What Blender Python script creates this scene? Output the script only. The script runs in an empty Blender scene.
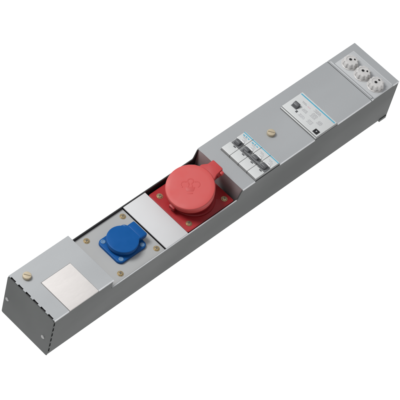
import bpy, bmesh, math, random
from mathutils import Vector, Matrix
random.seed(7)
S = 0.001                      # everything below is in millimetres
L, W, H = 751.0, 100.0, 88.3   # length, width and height of the box
Z0 = 1.5                       # its underside, just above the backdrop
sc = bpy.context.scene
COL = sc.collection

# ------------------------------------------------------------------ materials
def node_mat(name, col, rough=.45, metal=0.0, spec=.5, var=.06, scale=60, bump=0.0, bscale=900, rvar=.08,
             stretch=(1, 1, 1), coat=0.0):
    m = bpy.data.materials.new(name); m.use_nodes = True
    nt = m.node_tree; N = nt.nodes; K = nt.links
    b = N['Principled BSDF']
    tc = N.new('ShaderNodeTexCoord'); mp = N.new('ShaderNodeMapping')
    mp.inputs['Scale'].default_value = stretch
    K.new(tc.outputs['Object'], mp.inputs['Vector'])
    n1 = N.new('ShaderNodeTexNoise'); n1.inputs['Scale'].default_value = scale; n1.inputs['Detail'].default_value = 5
    K.new(mp.outputs[0], n1.inputs['Vector'])
    n3 = N.new('ShaderNodeTexNoise'); n3.inputs['Scale'].default_value = bscale; n3.inputs['Detail'].default_value = 2
    K.new(mp.outputs[0], n3.inputs['Vector'])
    av = N.new('ShaderNodeMath'); av.operation = 'ADD'
    h = N.new('ShaderNodeMath'); h.operation = 'MULTIPLY'; h.inputs[1].default_value = .5
    K.new(n1.outputs['Fac'], av.inputs[0]); K.new(n3.outputs['Fac'], av.inputs[1]); K.new(av.outputs[0], h.inputs[0])
    rp = N.new('ShaderNodeMapRange'); rp.inputs['From Min'].default_value = .3; rp.inputs['From Max'].default_value = .7
    rp.inputs['To Min'].default_value = 1 - var; rp.inputs['To Max'].default_value = 1 + var
    K.new(h.outputs[0], rp.inputs['Value'])
    mx = N.new('ShaderNodeVectorMath'); mx.operation = 'SCALE'; mx.inputs[0].default_value = col[:3]
    K.new(rp.outputs[0], mx.inputs['Scale']); K.new(mx.outputs[0], b.inputs['Base Color'])
    rr = N.new('ShaderNodeMapRange'); rr.inputs['From Min'].default_value = .3; rr.inputs['From Max'].default_value = .7
    rr.inputs['To Min'].default_value = rough - rvar; rr.inputs['To Max'].default_value = rough + rvar
    K.new(n1.outputs['Fac'], rr.inputs['Value']); K.new(rr.outputs[0], b.inputs['Roughness'])
    b.inputs['Metallic'].default_value = metal
    b.inputs['Specular IOR Level'].default_value = spec
    b.inputs['Coat Weight'].default_value = coat
    if bump:
        bp = N.new('ShaderNodeBump'); bp.inputs['Strength'].default_value = bump; bp.inputs['Distance'].default_value = .0004
        K.new(n3.outputs['Fac'], bp.inputs['Height']); K.new(bp.outputs[0], b.inputs['Normal'])
    return m

M = {
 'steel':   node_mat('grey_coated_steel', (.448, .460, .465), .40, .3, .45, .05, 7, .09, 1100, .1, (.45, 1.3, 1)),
 'side':    node_mat('grey_coated_steel_shaded', (.084, .089, .087), .46, .25, .35, .10, 7, .09, 1100, .1, (.45, 1.3, 1)),  # cover steel with the shade of the sides put into its colour
 'hiedge': node_mat('edge_highlight', (.70, .71, .72), .35, .2, .5, .05, 60),  # brighter colour paints the light caught by rounded cover edges
 'dimedge': node_mat('dim_edge_highlight', (.55, .56, .565), .4, .2, .45, .06, 60),  # weaker painted highlight for the low wall edge
 'dark':    node_mat('shade_dark_steel', (.035, .032, .034), .7, 0, .2, .1, 40),  # near-black: shade of the interior put into the colour
 'bulk':    node_mat('shaded_inner_steel', (.32, .27, .27), .55, .1, .3, .08, 30),  # steel with shade and a reddish reflection put into the colour
 'plate':   node_mat('zinc_plate', (.41, .412, .405), .45, .15, .45, .05, 14, .05, 1500),
 'insert':  node_mat('pale_insert', (.61, .61, .61), .5, 0, .4, .03, 20, .03),
 'white':   node_mat('white_plastic', (.63, .64, .63), .42, 0, .45, .04, 50, .03),
 'wgloss': node_mat('glossy_white_plastic', (.80, .80, .80), .25, 0, .5, .03, 50),
 'label':   node_mat('white_label', (.69, .655, .63), .6, 0, .3, .045, 55, .0, 500, .05, (.35, 1.6, 1)),
 'lgrey':   node_mat('light_grey_plastic', (.52, .53, .535), .45, 0, .4, .04, 40),
 'cap':     node_mat('porcelain_grey_plastic', (.60, .585, .57), .36, 0, .5, .09, 120, .06),
 'bside': node_mat('shaded_module_side', (.27, .275, .27), .5, 0, .35, .06, 80),
 'mgrey':   node_mat('mid_grey_plastic', (.17, .174, .178), .5, 0, .4, .08, 80),
 'dgrey':   node_mat('charcoal_plastic', (.085, .088, .092), .42, 0, .5, .12, 120),
 'black':   node_mat('black_plastic', (.012, .012, .013), .4, 0, .4, .1, 100),
 'print':   node_mat('grey_print', (.40, .40, .41), .6, 0, .2, .15, 300),
 'ppink':   node_mat('pale_pink_print', (.62, .50, .52), .6, 0, .2, .1, 300),
 'cyan':    node_mat('blue_stripe', (.10, .40, .54), .5, 0, .3, .08, 200),
 'blue':    node_mat('blue_plastic', (.0025, .082, .29), .42, 0, .2, .06, 70, .06),
 'bbolt':   node_mat('pale_blue_cap', (.13, .25, .41), .35, 0, .5, .08, 200),
 'red':     node_mat('dark_red_plastic', (.36, .018, .022), .45, 0, .4, .08, 60, .05),
 'redlid':  node_mat('red_lid_plastic', (.55, .075, .07), .5, 0, .35, .035, 45, .08, 1300),
 'redhinge': node_mat('red_hinge_plastic', (.46, .04, .04), .45, 0, .4, .06, 60, .05),
 'emb':     node_mat('red_emblem_plastic', (.52, .062, .058), .5, 0, .35, .05, 60),
 'brass':   node_mat('brass', (.52, .40, .22), .36, .75, .5, .12, 150, .05),
 'brassk':  node_mat('dull_brass', (.53, .45, .32), .55, .15, .4, .08, 120, .05),
 'slotc': node_mat('slot_shade_brass', (.22, .18, .12), .5, .3, .4, .1, 120),
 'zinc':    node_mat('zinc_rivet', (.36, .36, .36), .4, .5, .5, .08, 150),
}
def glow_backdrop_mat():  # emission added to keep the backdrop shadowless white and light the box sides
    m = bpy.data.materials.new('glowing_white_backdrop'); m.use_nodes = True
    b = m.node_tree.nodes['Principled BSDF']
    tc = m.node_tree.nodes.new('ShaderNodeTexCoord'); n = m.node_tree.nodes.new('ShaderNodeTexNoise')
    n.inputs['Scale'].default_value = .6
    mr = m.node_tree.nodes.new('ShaderNodeMapRange'); mr.inputs['To Min'].default_value = 1.01; mr.inputs['To Max'].default_value = 1.05
    m.node_tree.links.new(tc.outputs['Object'], n.inputs['Vector']); m.node_tree.links.new(n.outputs['Fac'], mr.inputs['Value'])
    m.node_tree.links.new(mr.outputs[0], b.inputs['Emission Strength'])
    b.inputs['Base Color'].default_value = (.1, .1, .1, 1); b.inputs['Roughness'].default_value = 1
    b.inputs['Specular IOR Level'].default_value = 0
    b.inputs['Emission Color'].default_value = (1, 1, 1, 1)
    return m
M['glow'] = glow_backdrop_mat()

# ------------------------------------------------------------------ mesh helpers (mm)
def new(): return bmesh.new()
def box(bm, x0, x1, y0, y1, z0, z1, bev=0, seg=2, mi=0):
    vs = [bm.verts.new((x, y, z)) for x in (x0, x1) for y in (y0, y1) for z in (z0, z1)]
    F = [(0,1,3,2), (4,6,7,5), (0,4,5,1), (2,3,7,6), (0,2,6,4), (1,5,7,3)]
    fs = [bm.faces.new([vs[i] for i in f]) for f in F]
    for f in fs: f.material_index = mi
    if bev:
        es = list({e for f in fs for e in f.edges})
        bmesh.ops.bevel(bm, geom=es, offset=bev, segments=seg, affect='EDGES', profile=.5, clamp_overlap=True)
def prism(bm, poly, lo, hi, axis='z', bev=0, seg=2, mi=0, only_top=False):
    """poly in the plane across the axis, pushed from lo to hi"""
    def P(a, b, c):
        return {'z': (a, b, c), 'y': (a, c, b), 'x': (c, a, b)}[axis]
    n = len(poly)
    A = [bm.verts.new(P(a, b, lo)) for a, b in poly]; B = [bm.verts.new(P(a, b, hi)) for a, b in poly]
    fs = [bm.faces.new(A[::-1]), bm.faces.new(B)]
    for i in range(n):
        j = (i+1) % n
        fs.append(bm.faces.new((A[i], A[j], B[j], B[i])))
    for f in fs: f.material_index = mi
    bmesh.ops.recalc_face_normals(bm, faces=fs)
    if bev:
        es = list(fs[1].edges) if only_top else list({e for f in fs for e in f.edges})
        bmesh.ops.bevel(bm, geom=es, offset=bev, segments=seg, affect='EDGES', profile=.5, clamp_overlap=True)
def lathe(bm, prof, cx=0, cy=0, n=48, fn=None, mi=0):
    """prof: list of (r, z); fn(theta, i) scales the radius; closed top and bottom"""
    rings = []
    for i, (r, z) in enumerate(prof):
        ring = []
        for k in range(n):
            a = 2*math.pi*k/n
            q = r*(fn(a, i) if fn else 1)
            ring.append(bm.verts.new((cx+q*math.cos(a), cy+q*math.sin(a), z)))
        rings.append(ring)
    fs = [bm.faces.new(rings[0][::-1]), bm.faces.new(rings[-1])]
    for a, b in zip(rings, rings[1:]):
        for k in range(n):
            j = (k+1) % n
            fs.append(bm.faces.new((a[k], a[j], b[j], b[k])))
    for f in fs: f.material_index = mi
def roundrect(x0, x1, y0, y1, r, n=6):
    out = []
    for cx, cy, a0 in ((x1-r, y1-r, 0), (x0+r, y1-r, 90), (x0+r, y0+r, 180), (x1-r, y0+r, 270)):
        for k in range(n+1):
            a = math.radians(a0+90*k/n); out.append((cx+r*math.cos(a), cy+r*math.sin(a)))
    return out
def xform(bm, mat): bmesh.ops.transform(bm, matrix=mat, verts=bm.verts)

POS = {}
def root(name, loc, label, cat):
    o = bpy.data.objects.new(name, None); COL.objects.link(o)
    o.location = Vector(loc)*S; POS[o.name] = Vector(loc)
    o['label'] = label; o['category'] = cat
    o.empty_display_size = .05
    return o
def mesh(name, bm, mats, sharp=32):
    bm.normal_update()
    for f in bm.faces: f.smooth = True
    for e in bm.edges:
        if len(e.link_faces) == 2 and e.calc_face_angle(0) > math.radians(sharp): e.smooth = False
    bmesh.ops.scale(bm, vec=(S, S, S), verts=bm.verts)
    me = bpy.data.meshes.new(name); bm.to_mesh(me); bm.free()
    for m in (mats if isinstance(mats, (list, tuple)) else [mats]): me.materials.append(M[m])
    return me
def part(name, bm, mats, parent, loc=(0, 0, 0), label=None):
    """bm is drawn around loc (mm, world); linked as one mesh object under parent"""
    return link(name, mesh(name, bm, mats), parent, loc, label)
def link(name, me, parent, loc, label=None):
    o = bpy.data.objects.new(name, me); COL.objects.link(o)
    if parent is None:
        o.location = Vector(loc)*S
    else:
        o.parent = parent; o.location = (Vector(loc)-POS[parent.name])*S
    POS[o.name] = Vector(loc)
    if label: o['label'] = label
    return o

# ------------------------------------------------------------------ setting
bm = new(); box(bm, -9000, 9000, -9000, 9000, -20, 0)
bd = part('backdrop', bm, 'glow', None, (0, 0, -3.2)); bd['kind'] = 'structure'

# ------------------------------------------------------------------ the unit
U = root('power_distribution_box', (L/2, W/2, -3.2),
         'long grey steel power box with blue and red sockets, white breakers and three fuse caps', 'power box')

ZC = H-1.4           # underside of the covers
ZW = H-20.5          # low stretch of the side walls
X1, X2 = 119.0, 390.0
def slots(a, b, cnt, d, frac=.62):
    """points of an edge from a to b along the y or z of the end, cut by a row of slots d deep in x"""
    out = []; pitch = (b-a)/cnt
    for k in range(cnt):
        c = a+pitch*(k+.5); h = pitch*frac/2
        out += [(1.5, c-h), (1.5+d, c-h), (1.5+d, c+h), (1.5, c+h)]
    return out
wall = [(1.5, Z0), (L-1.6, Z0), (L-1.6, ZC), (X2, ZC), (X2-1.5, ZC-2), (X2-6, ZW+2), (X2-8, ZW), (X1-1, ZW), (X1-1, ZC), (1.5, ZC)]+slots(ZC-2, Z0+4, 6, 2.4)
bm = new()
prism(bm, wall, 0, 1.6, 'y', .35, 1)
prism(bm, wall, W-1.6, W, 'y', .35, 1)
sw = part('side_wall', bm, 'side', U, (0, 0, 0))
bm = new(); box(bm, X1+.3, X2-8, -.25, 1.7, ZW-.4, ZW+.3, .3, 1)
part('highlight_strip', bm, 'dimedge', sw)  # bright strip in place of the highlight along the wall edge
# dark sheets standing for the shade inside the trough, floor pan
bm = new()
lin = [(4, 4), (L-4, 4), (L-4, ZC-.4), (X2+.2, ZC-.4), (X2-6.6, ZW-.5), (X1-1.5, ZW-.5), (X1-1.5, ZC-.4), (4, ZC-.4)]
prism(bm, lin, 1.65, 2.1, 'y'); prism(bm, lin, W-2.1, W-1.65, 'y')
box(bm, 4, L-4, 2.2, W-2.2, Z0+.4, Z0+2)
part('shade_lining', bm, 'dark', U)
# right-hand end plate, with a small foot lip
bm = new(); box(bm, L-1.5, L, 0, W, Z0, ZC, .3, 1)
box(bm, L-18, L-1.6, -1.2, W+1.2, -3.1, Z0+2.2, .6, 1)
part('end_plate', bm, 'side', U)
# bulkheads closing the raised stretches towards the recess
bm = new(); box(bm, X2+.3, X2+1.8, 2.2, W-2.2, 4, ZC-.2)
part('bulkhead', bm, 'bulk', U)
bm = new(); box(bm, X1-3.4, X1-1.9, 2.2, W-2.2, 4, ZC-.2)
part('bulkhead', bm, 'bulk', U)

# left-hand end plate
bm = new()
prism(bm, roundrect(0.15, W-.15, -2.6, H-.5, 2.8, 5), 0, 1.3, 'x', .25, 1)
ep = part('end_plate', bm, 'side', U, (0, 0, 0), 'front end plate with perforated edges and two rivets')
bm = new(); box(bm, 1.35, 1.75, 1.9, W-1.9, 4, ZC-.2); part('shade_lining', bm, 'dark', U)  # dark backing added for the shade behind the slots
bm = new(); box(bm, 1.8, 6, 2.4, W-2.4, ZC-3, ZC-2.4); box(bm, 1.8, 6, 1.62, 1.9, 6, ZC-.6); part('shade_lining', bm, 'dark', U)
rv = new(); lathe(rv, [(3.4, 0), (3.4, .4), (2.8, 1.0), (1.2, 1.3)], n=24)
xform(rv, Matrix.Rotation(-math.pi/2, 4, 'Y')); rvm = mesh('rivet', rv, 'zinc')
link('rivet', rvm, ep, (0, 93, 37)); link('rivet', rvm, ep, (0, 14, 32))

# covers ------------------------------------------------------------
def cover(name, poly, edges, x, label=None, mat='steel'):
    bm = new(); prism(bm, poly, ZC, H, 'z', .25, 1)
    c = part(name, bm, mat, U, (x, 0, 0) if False else (0, 0, 0), label)
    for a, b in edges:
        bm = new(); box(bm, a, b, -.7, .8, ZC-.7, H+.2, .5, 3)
        part('highlight_strip', bm, 'hiedge', c)  # bright strip in place of the highlight along the cover edge
    return c
cl = cover('cover', [(1.5, 0), (30.4, 0), (30.4, 62), (88.2, 62), (88.2, 0), (X1, 0), (X1, W), (1.5, W)]+slots(W-1.5, 1.5, 6, 2.3),
           [(1.6, 30), (88.6, X1-.2)], 0, 'flat steel cover at the low end holding a white blanking plate')
MC0, MC1, RC0, RC1 = 417.25, 471.6, 551.85, 603.8
cm = cover('cover', [(X2, 0), (MC0, 0), (MC0, 77.0), (MC1, 77.0), (MC1, 0), (RC0, 0), (RC0, 77.7), (RC1, 77.7), (RC1, 0), (684, 0), (684, W), (X2, W)],
           [(X2+.2, MC0-.4), (MC1+.4, RC0-.4), (RC1+.4, 683.6)], 0, 'long steel cover around the breakers')
cf = cover('cover', [(685.2, 0), (690.2, 0), (690.2, 89.4), (736.4, 89.4), (736.4, 0), (L, 0), (L, W), (685.2, W)],
           [(685.4, 690), (736.8, L-.3)], 0, 'short steel end cover around the fuse caps')

# slotted thumb screws in the covers
k = new()
lathe(k, [(6.0, 0), (6.6, .5), (6.6, 4.2), (6.1, 5.0), (5.4, 5.2)], n=40,
      fn=lambda a, i: 1+(.018*math.copysign(1, math.cos(20*a)) if 1 <= i <= 2 else 0))
bmesh.ops.recalc_face_normals(k, faces=k.faces)
km = mesh('thumb_screw', k, 'brassk')
sl = new(); box(sl, -.6, .6, -5.3, 5.3, 0, .22); slm = mesh('slot', sl, 'slotc')  # dark strip painting the shade of a cut slot
slm.transform(Matrix.Rotation(math.radians(35), 4, 'Z'))
for c, x, y in ((cl, 21, 82), (cm, 503, 50.8)):
    t = link('thumb_screw', km, c, (x, y, H+.02)); link('slot', slm, t, (x, y, H+5.1))  # slot is the dark strip painting the shade of a cut slot

# white blanking plate in the left cover
bm = new(); box(bm, 31, 87.6, -.4, 61.4, ZC-.4, H+.7, .35, 2)
part('blanking_plate', bm, 'label', U)

# ------------------------------------------------------------------ recessed plates
def phillips(bm, R=4.0, h=2.0):
    lathe(bm, [(R*1.25, 0), (R*1.25, .5), (R, .55), (R, h*.55), (R*.85, h*.85), (R*.45, h)], n=28, mi=0)
    for a in (35, 125):
        c, s = math.cos(math.radians(a)), math.sin(math.radians(a))
        b2 = bmesh.new(); box(b2, -R*.62, R*.62, -.5, .5, h*.7, h+.12, mi=1)
        bmesh.ops.transform(b2, matrix=Matrix.Rotation(math.radians(a), 4, 'Z'), verts=b2.verts)
        tmp = bpy.data.meshes.new('t'); b2.to_mesh(tmp); b2.free(); bm.from_mesh(tmp); bpy.data.meshes.remove(tmp)
ps = new(); phillips(ps); psm = mesh('screw', ps, ['brass', 'dgrey'])
ZB, ZR, ZI = H-25, H-28, H-21.5
bm = new(); box(bm, X1+.5, 232.4, 2.3, W-2.3, ZB-1.5, ZB, .3, 1)
mp_ = part('mounting_plate', bm, 'plate', U)
for x in (148.6, 223.2):
    for y in (12.8, 87): link('screw', psm, mp_, (x, y, ZB+.02))
bm = new(); box(bm, 233.4, 279.5, 2.3, W-2.3, ZI-2, ZI, .4, 2)
part('insert_plate', bm, 'insert', U)
bm = new(); box(bm, 234.2, 235.4, 2.4, W-2.4, 6, ZI-2.1); box(bm, 277, 278.4, 2.4, W-2.4, 6, ZI-2.1)
part('insert_support', bm, 'dark', U)

# ------------------------------------------------------------------ blue socket
cx, cy, lx0 = 186.4, 49.2, 185.4
bm = new()
prism(bm, roundrect(cx-29, cx+29, cy-25.6, cy+25.6, 8), ZB+.1, ZB+4.6, 'z', 1.3, 3, only_top=True)
lathe(bm, [(23, ZB+4.5), (23, ZB+9), (21.5, ZB+9.4)], lx0, cy, 48)
box(bm, cx+18, cx+27, cy-12, cy+12, ZB+4.5, ZB+9, 1, 2)
bs = part('socket', bm, 'blue', U, (0, 0, 0), 'blue single phase socket with a closed spring flap')
bt = new(); lathe(bt, [(3.9, 0), (3.9, .35), (3.3, .8), (2.4, .85), (1.9, .35), (.8, .3)], n=24); btm = mesh('screw_cap', bt, 'bbolt')
for dx in (-21.6, 21.6):
    for dy in (-19.8, 19.8): link('screw_cap', btm, bs, (cx+dx, cy+dy, ZB+4.62))
bm = new()
lx, ly, z0 = 185.4, 50, ZB+9.6
outline = []
R = 24.8
for kx in range(61):
    a = math.radians(38+284*kx/60)
    outline.append((lx+R*math.cos(a), ly+R*math.sin(a)))
outline += [(lx+21.3, ly-15.2), (lx+22.6, ly-15), (lx+23.4, ly-15.6), (220.4, ly-15.8), (221.6, ly-14.6), (221.6, ly+13.2), (220.4, ly+14.2), (lx+23.4, ly+14.2), (lx+22.6, ly+14), (lx+21.3, ly+14.6)]
prism(bm, outline, z0, z0+6.4, 'z', 1.7, 3, only_top=True)
fl = part('flap', bm, 'blue', bs)
bm = new(); box(bm, 207.4, 222, ly-15, ly+13.4, ZB+4.7, z0+6.7, 2.0, 4)
lathe(bm, [(23, z0+6.3), (20, z0+6.65), (14, z0+6.95), (7, z0+7.1), (2, z0+7.15)], lx, ly, 64)
part('hinge_housing', bm, 'blue', bs)

# ------------------------------------------------------------------ red socket
rx, ry = 334.5, 50
bm = new(); prism(bm, roundrect(284, 384, 6, 94, 3), ZR-2, ZR, 'z', .6, 2, only_top=True)
lathe(bm, [(37, ZR-.3), (37, ZR+2.5), (35.5, ZR+4)], rx, ry, 64)
rs = part('industrial_socket', bm, 'red', U, (0, 0, 0), 'red three phase socket with a round spring lid')
for x in (296.8, 373.5):
    for y in (17.4, 81.8): link('screw', psm, rs, (x, y, ZR+.02))
T = math.radians(17)
F = Matrix.Translation((323.5, 50.5, H+8)) @ Matrix(((math.cos(T), 0, -math.sin(T), 0), (0, 1, 0, 0), (math.sin(T), 0, math.cos(T), 0), (0, 0, 0, 1)))
bm = new(); lathe(bm, [(32, -50), (34.5, -24), (34.5, -11)], n=64); xform(bm, F)
part('socket_body', bm, 'red', rs)
bm = new(); lathe(bm, [(36.4, -15.5), (37.2, -15), (38.2, -3), (37.9, -1.4), (37.0, -.35), (35.6, 0), (30, .25), (15, .35)], n=96)
xform(bm, F)
lid = part('lid', bm, 'redlid', rs)
bm = new()   # hinge: arm over the rim, barrel, spring pin
prism(bm, [(30, 17), (39, 16.5), (47, 10.5), (56.2, 9.6), (57.4, 8.4), (57.4, -10.6), (56.2, -11.8), (44, -12), (36, -15), (30, -17)], -10, -3.2, 'z', 1.6, 3)
box(bm, 47, 57.2, -10.5, 8.6, -25, -8, 1.4, 2)
box(bm, 49, 55, -16.8, -11.4, -11.5, -5, 1.4, 2)
box(bm, 30, 50, -8, 8, -30, -9.7, 1.5, 2)
xform(bm, F); part('hinge', bm, 'redhinge', rs)
bm = new(); box(bm, -41, -35, -5.5, 5.5, -20, -11, 1.2, 2); box(bm, -37, -31, -4, 4, -26, -13, 1, 2); xform(bm, F); part('latch', bm, 'red', rs)
# raised emblem on the lid
bm = new()
def stroke(pts, w, h=.2):
    for (ax, ay), (bx, by) in zip(pts, pts[1:]):
        v = Vector((bx-ax, by-ay)); n = Vector((-v.y, v.x)).normalized()*w/2; t = v.normalized()*w*.25
        q = [(ax-t.x+n.x, ay-t.y+n.y), (ax-t.x-n.x, ay-t.y-n.y), (bx+t.x-n.x, by+t.y-n.y), (bx+t.x+n.x, by+t.y+n.y)]
        prism(bm, q, -.3, .4+h, 'z', .45, 3, only_top=True)
def arc(c, r, a, b, n=8): return [(c[0]+r*math.cos(math.radians(a+(b-a)*k/n)), c[1]+r*math.sin(math.radians(a+(b-a)*k/n))) for k in range(n+1)]
stroke(arc((0, 5.5), 3.0, -60, 240, 10), 1.5)
stroke([(-1.2, 2.2), (-2.2, -1)], 1.4); stroke([(1.2, 2.2), (2.2, -1)], 1.4)
stroke(arc((-6, 1.5), 3.6, 60, 240, 7), 1.5); stroke(arc((6, 1.5), 3.6, -60, 120, 7), 1.5)
prism(bm, [(-5.2, -1.5), (5.2, -1.5), (3.6, -6.5), (-3.6, -6.5)], -.3, .62, 'z', .3, 2, only_top=True)
stroke([(-2.6, -9), (2.6, -9)], 1.5)
xform(bm, F @ Matrix.Translation((1, 1, 0)) @ Matrix.Rotation(math.radians(-45), 4, 'Z') @ Matrix.Diagonal((1.5, 1.4, 1, 1)))
part('raised_emblem', bm, 'emb', lid)

# ------------------------------------------------------------------ circuit breakers
PW = 19.0
def shade_sides(bm):      # module sides get a darker grey, their shade put into the colour
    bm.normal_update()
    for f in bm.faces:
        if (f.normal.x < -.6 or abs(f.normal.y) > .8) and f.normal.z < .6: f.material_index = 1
def mcb_profile():
    return [(417.6, H-1.35), (417.6, H+4.6), (418.4, H+5.2), (436.6, H+5.6), (437.4, H+5.0), (438.4, H+2.4), (450.6, H+2.4),
            (451.4, H+4.4), (452.6, H+4.8), (470.4, H+4.3), (471.2, H+3.6), (471.2, H-1.35)]
bm = new(); pr = [(x-444.4, z-H) for x, z in mcb_profile()]
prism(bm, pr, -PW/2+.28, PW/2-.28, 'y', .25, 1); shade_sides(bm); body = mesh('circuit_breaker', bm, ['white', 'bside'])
bm = new(); box(bm, -5.6, 5.8, -PW/2+1.6, PW/2-1.6, 2.45, 4.3, .4, 1); slot = mesh('toggle_slot', bm, 'mgrey')
bm = new()
prism(bm, [(-4.6, 4.35), (3.8, 4.35), (4.8, 8.4), (3.0, 10.2), (-1.4, 9.2), (-4.3, 6)], -4.5, 4.5, 'y', .7, 2)
tog = mesh('toggle', bm, 'dgrey')
bm = new(); box(bm, -10.6, -8.2, -4.8, .2, 5.2, 5.65, .1, 1); ind = mesh('indicator_window', bm, 'dgrey')
bm = new(); box(bm, 23.2, 25.0, -PW/2+.3, PW/2-.3, 4.2, 4.55); stripe = mesh('blue_stripe', bm, 'cyan')
bm = new(); box(bm, 6.2, 9.0, -6.4, 1.2, 4.4, 6.3, .7, 2); wtab = mesh('white_tab', bm, 'wgloss')  # small white block beside each toggle
def marks(rects, z):
    bm = new()
    for x0, x1, y0, y1 in rects: box(bm, x0, x1, y0, y1, z-.3, z+.12)
    return bm
pr1 = mesh('printed_marking', marks([(10, 11.2, -6, 1), (12.6, 13.4, -6, -1.5), (15, 15.8, -5, 3), (17.4, 18.2, -2, 5)], 4.7), 'print')
pr2 = mesh('printed_marking', marks([(18.6, 20.6, 3, 7), (19, 21.4, -1, 1.6), (18.6, 20.6, -6, -3)], 4.5), 'cyan')
for i in range(4):
    y = .8+PW*(3.5-i)
    b = link('circuit_breaker', body, U, (444.4, y, H), ['white circuit breaker with its own separate toggle, furthest from the open front edge', None, None, None][i])
    link('toggle_slot', slot, b, (444.4, y, H)); link('toggle', tog, b, (444.4, y, H))
    link('indicator_window', ind, b, (444.4, y, H)); link('blue_stripe', stripe, b, (444.4, y, H))
    link('printed_marking', pr1, b, (444.4, y, H)); link('white_tab', wtab, b, (444.4, y, H))
    if i < 2: link('printed_marking', pr2, b, (444.4, y, H))
bm = new(); box(bm, 439.8, 443.4, 8.4, 50, H+4.9, H+7.2, .6, 2)
part('toggle_link', bm, 'mgrey', U)

# ------------------------------------------------------------------ residual current breaker
bm = new()
prism(bm, [(552.2, H-1.35), (552.2, H+2.2), (553.6, H+2.6), (554.2, H+4.8), (555, H+5.3), (601, H+5.0), (602.4, H+4.2), (603.4, H+1), (603.4, H-1.35)], .4, 77.4, 'y', .35, 2)
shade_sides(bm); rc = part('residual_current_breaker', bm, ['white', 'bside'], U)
bm = new(); box(bm, 596.6, 598.8, 2.2, 76, H+4.7, H+5.25); part('blue_stripe', bm, 'cyan', rc)
bm = new(); box(bm, 566.5, 577.5, 58, 70, H+4.9, H+5.6, .3, 1); part('toggle_slot', bm, 'mgrey', rc)
bm = new(); prism(bm, [(567.4, H+5.65), (575, H+5.65), (577.4, H+9.6), (574.6, H+11.6), (570, H+9.6)], 58.8, 69.2, 'y', .7, 2)
part('toggle', bm, 'dgrey', rc)
bm = new(); box(bm, 562.8, 567.2, 53.6, 57, H+5, H+5.55, .1, 1); part('indicator_window', bm, 'dgrey', rc)
bm = new(); box(bm, 556.6, 565.2, 3.6, 12.6, H+5, H+6.4, .5, 2)
tb = part('test_button', bm, 'black', rc)
bm = new(); box(bm, 559.4, 562.6, 7.6, 8.6, H+6.2, H+6.5); box(bm, 560.6, 561.5, 6.2, 7.5, H+6.2, H+6.5); part('button_symbol', bm, 'lgrey', tb)
R_ = []
for x0, n, y0, y1 in ((562, 3, 37, 50), (563, 4, 22, 33), (574, 3, 42, 53), (576, 5, 26, 37), (574, 4, 12, 21), (588.2, 3, 26, 40), (586, 2, 54, 64)):
    for j in range(n):
        yy = y0+random.uniform(0, 2); x = x0+j*2.1
        while yy < y1-1:
            w = random.uniform(1.2, 3.4); R_.append((x, x+.95, yy, min(yy+w, y1))); yy += w+random.uniform(.5, 1.2)
part('printed_marking', marks(R_, H+5.27), 'print', rc)
part('printed_marking', marks([(586, 588, 46, 52)], H+5.2), 'ppink', rc)

# ------------------------------------------------------------------ fuse caps
bm = new(); box(bm, 690.6, 736, -.3, 89, ZC-.5, H+1.3, .5, 2)
box(bm, 686.2, 689.4, 3, W-4, H+.05, H+1.5, .5, 2)
box(bm, 733.4, 735.6, 1.2, 88, H+1.2, H+2.0, .3, 1)
fb = part('fuse_panel', bm, 'lgrey', U)
bm = new(); lathe(bm, [(14.2, 1.35), (14.2, 2.4), (13.4, 3.0)], n=48); ring = mesh('fuse_seat', bm, 'cap')
def rib(a, i):
    if i in (2, 3, 4): return 1+.065*math.tanh(3*math.cos(10*a))
    return 1
bm = new()
lathe(bm, [(11.6, 3.05), (11.6, 3.7), (12.6, 4.1), (11.5, 10.2), (10.9, 11.2), (9.8, 11.8), (8.0, 11.9), (7.6, 11.3), (2, 11.3)], n=144, fn=rib)
capm = mesh('fuse_cap', bm, 'cap', 28)
def hole(r):
    bm = new(); lathe(bm, [(r*1.25, 11.25), (r*1.25, 11.5), (r, 11.55), (r*.9, 11.36), (r*.4, 11.36)], n=24)
    for f in bm.faces:
        if f.calc_center_median().xy.length < r*.99: f.material_index = 1
    return mesh('sight_hole', bm, ['cap', 'black'])
hb, hs = hole(2.5), hole(1.9)
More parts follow.
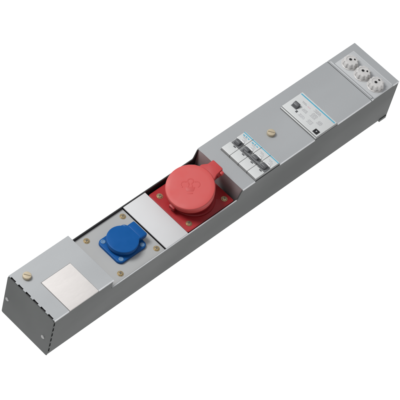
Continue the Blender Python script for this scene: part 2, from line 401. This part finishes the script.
for (x, y, h1, h2) in ((710, 73, (0, 1.5), (5.8, -3.0)), (709.5, 45, (0, 1.2), (4.8, -4.2)), (710.5, 16.5, (-1.5, .5), (6.2, .2))):
    c = link('fuse_cap', capm, U, (x, y, H)); c.rotation_euler.z = 0
    link('fuse_seat', ring, c, (x, y, H))
    link('sight_hole', hb, c, (x+h1[0], y+h1[1], H)); link('sight_hole', hs, c, (x+h2[0], y+h2[1], H))

# ------------------------------------------------------------------ camera, light
cam = bpy.data.cameras.new('camera'); co = bpy.data.objects.new('camera', cam); COL.objects.link(co)
R3 = ((0.7034846356747484, 0.48560441505997376, -0.518939032492091), (-0.6897630767669681, 0.6424679737322375, -0.333858953238278), (0.17127832699595227, 0.5928096277918011, 0.7869183438571081))
co.matrix_world = Matrix.Translation((-1.44073375, -1.10798767, 2.76337963)) @ Matrix(R3).to_4x4()
cam.sensor_width = 36; cam.lens = 36*2252.968/400; cam.clip_end = 100; cam.clip_start = .1
sc.camera = co
def area(name, loc, tgt, size, e, col=(1, 1, 1)):
    l = bpy.data.lights.new(name, 'AREA'); l.energy = e; l.size = size; l.color = col
    o = bpy.data.objects.new(name, l); COL.objects.link(o); o.location = loc
    o.rotation_euler = (Vector(tgt)-Vector(loc)).to_track_quat('-Z', 'Y').to_euler()
area('softbox_lamp', (-.35, 1.1, 1.9), (.37, .05, .05), .8, 42)
w = bpy.data.worlds.new('World'); sc.world = w; w.use_nodes = True
N = w.node_tree.nodes; K = w.node_tree.links
tc = N.new('ShaderNodeTexCoord'); sp = N.new('ShaderNodeSeparateXYZ'); K.new(tc.outputs['Generated'], sp.inputs[0])
rp = N.new('ShaderNodeValToRGB'); K.new(sp.outputs['Z'], rp.inputs['Fac'])
rp.color_ramp.elements[0].position = 0; rp.color_ramp.elements[0].color = (.10, .10, .105, 1)
rp.color_ramp.elements[1].position = 1; rp.color_ramp.elements[1].color = (.55, .56, .58, 1)
K.new(rp.outputs[0], N['Background'].inputs['Color']); N['Background'].inputs['Strength'].default_value = 1.0
sc.view_settings.view_transform = 'Standard'; sc.view_settings.look = 'None'; sc.view_settings.exposure = 0
sc.cycles.caustics_reflective = False; sc.cycles.caustics_refractive = False; sc.cycles.sample_clamp_indirect = 3
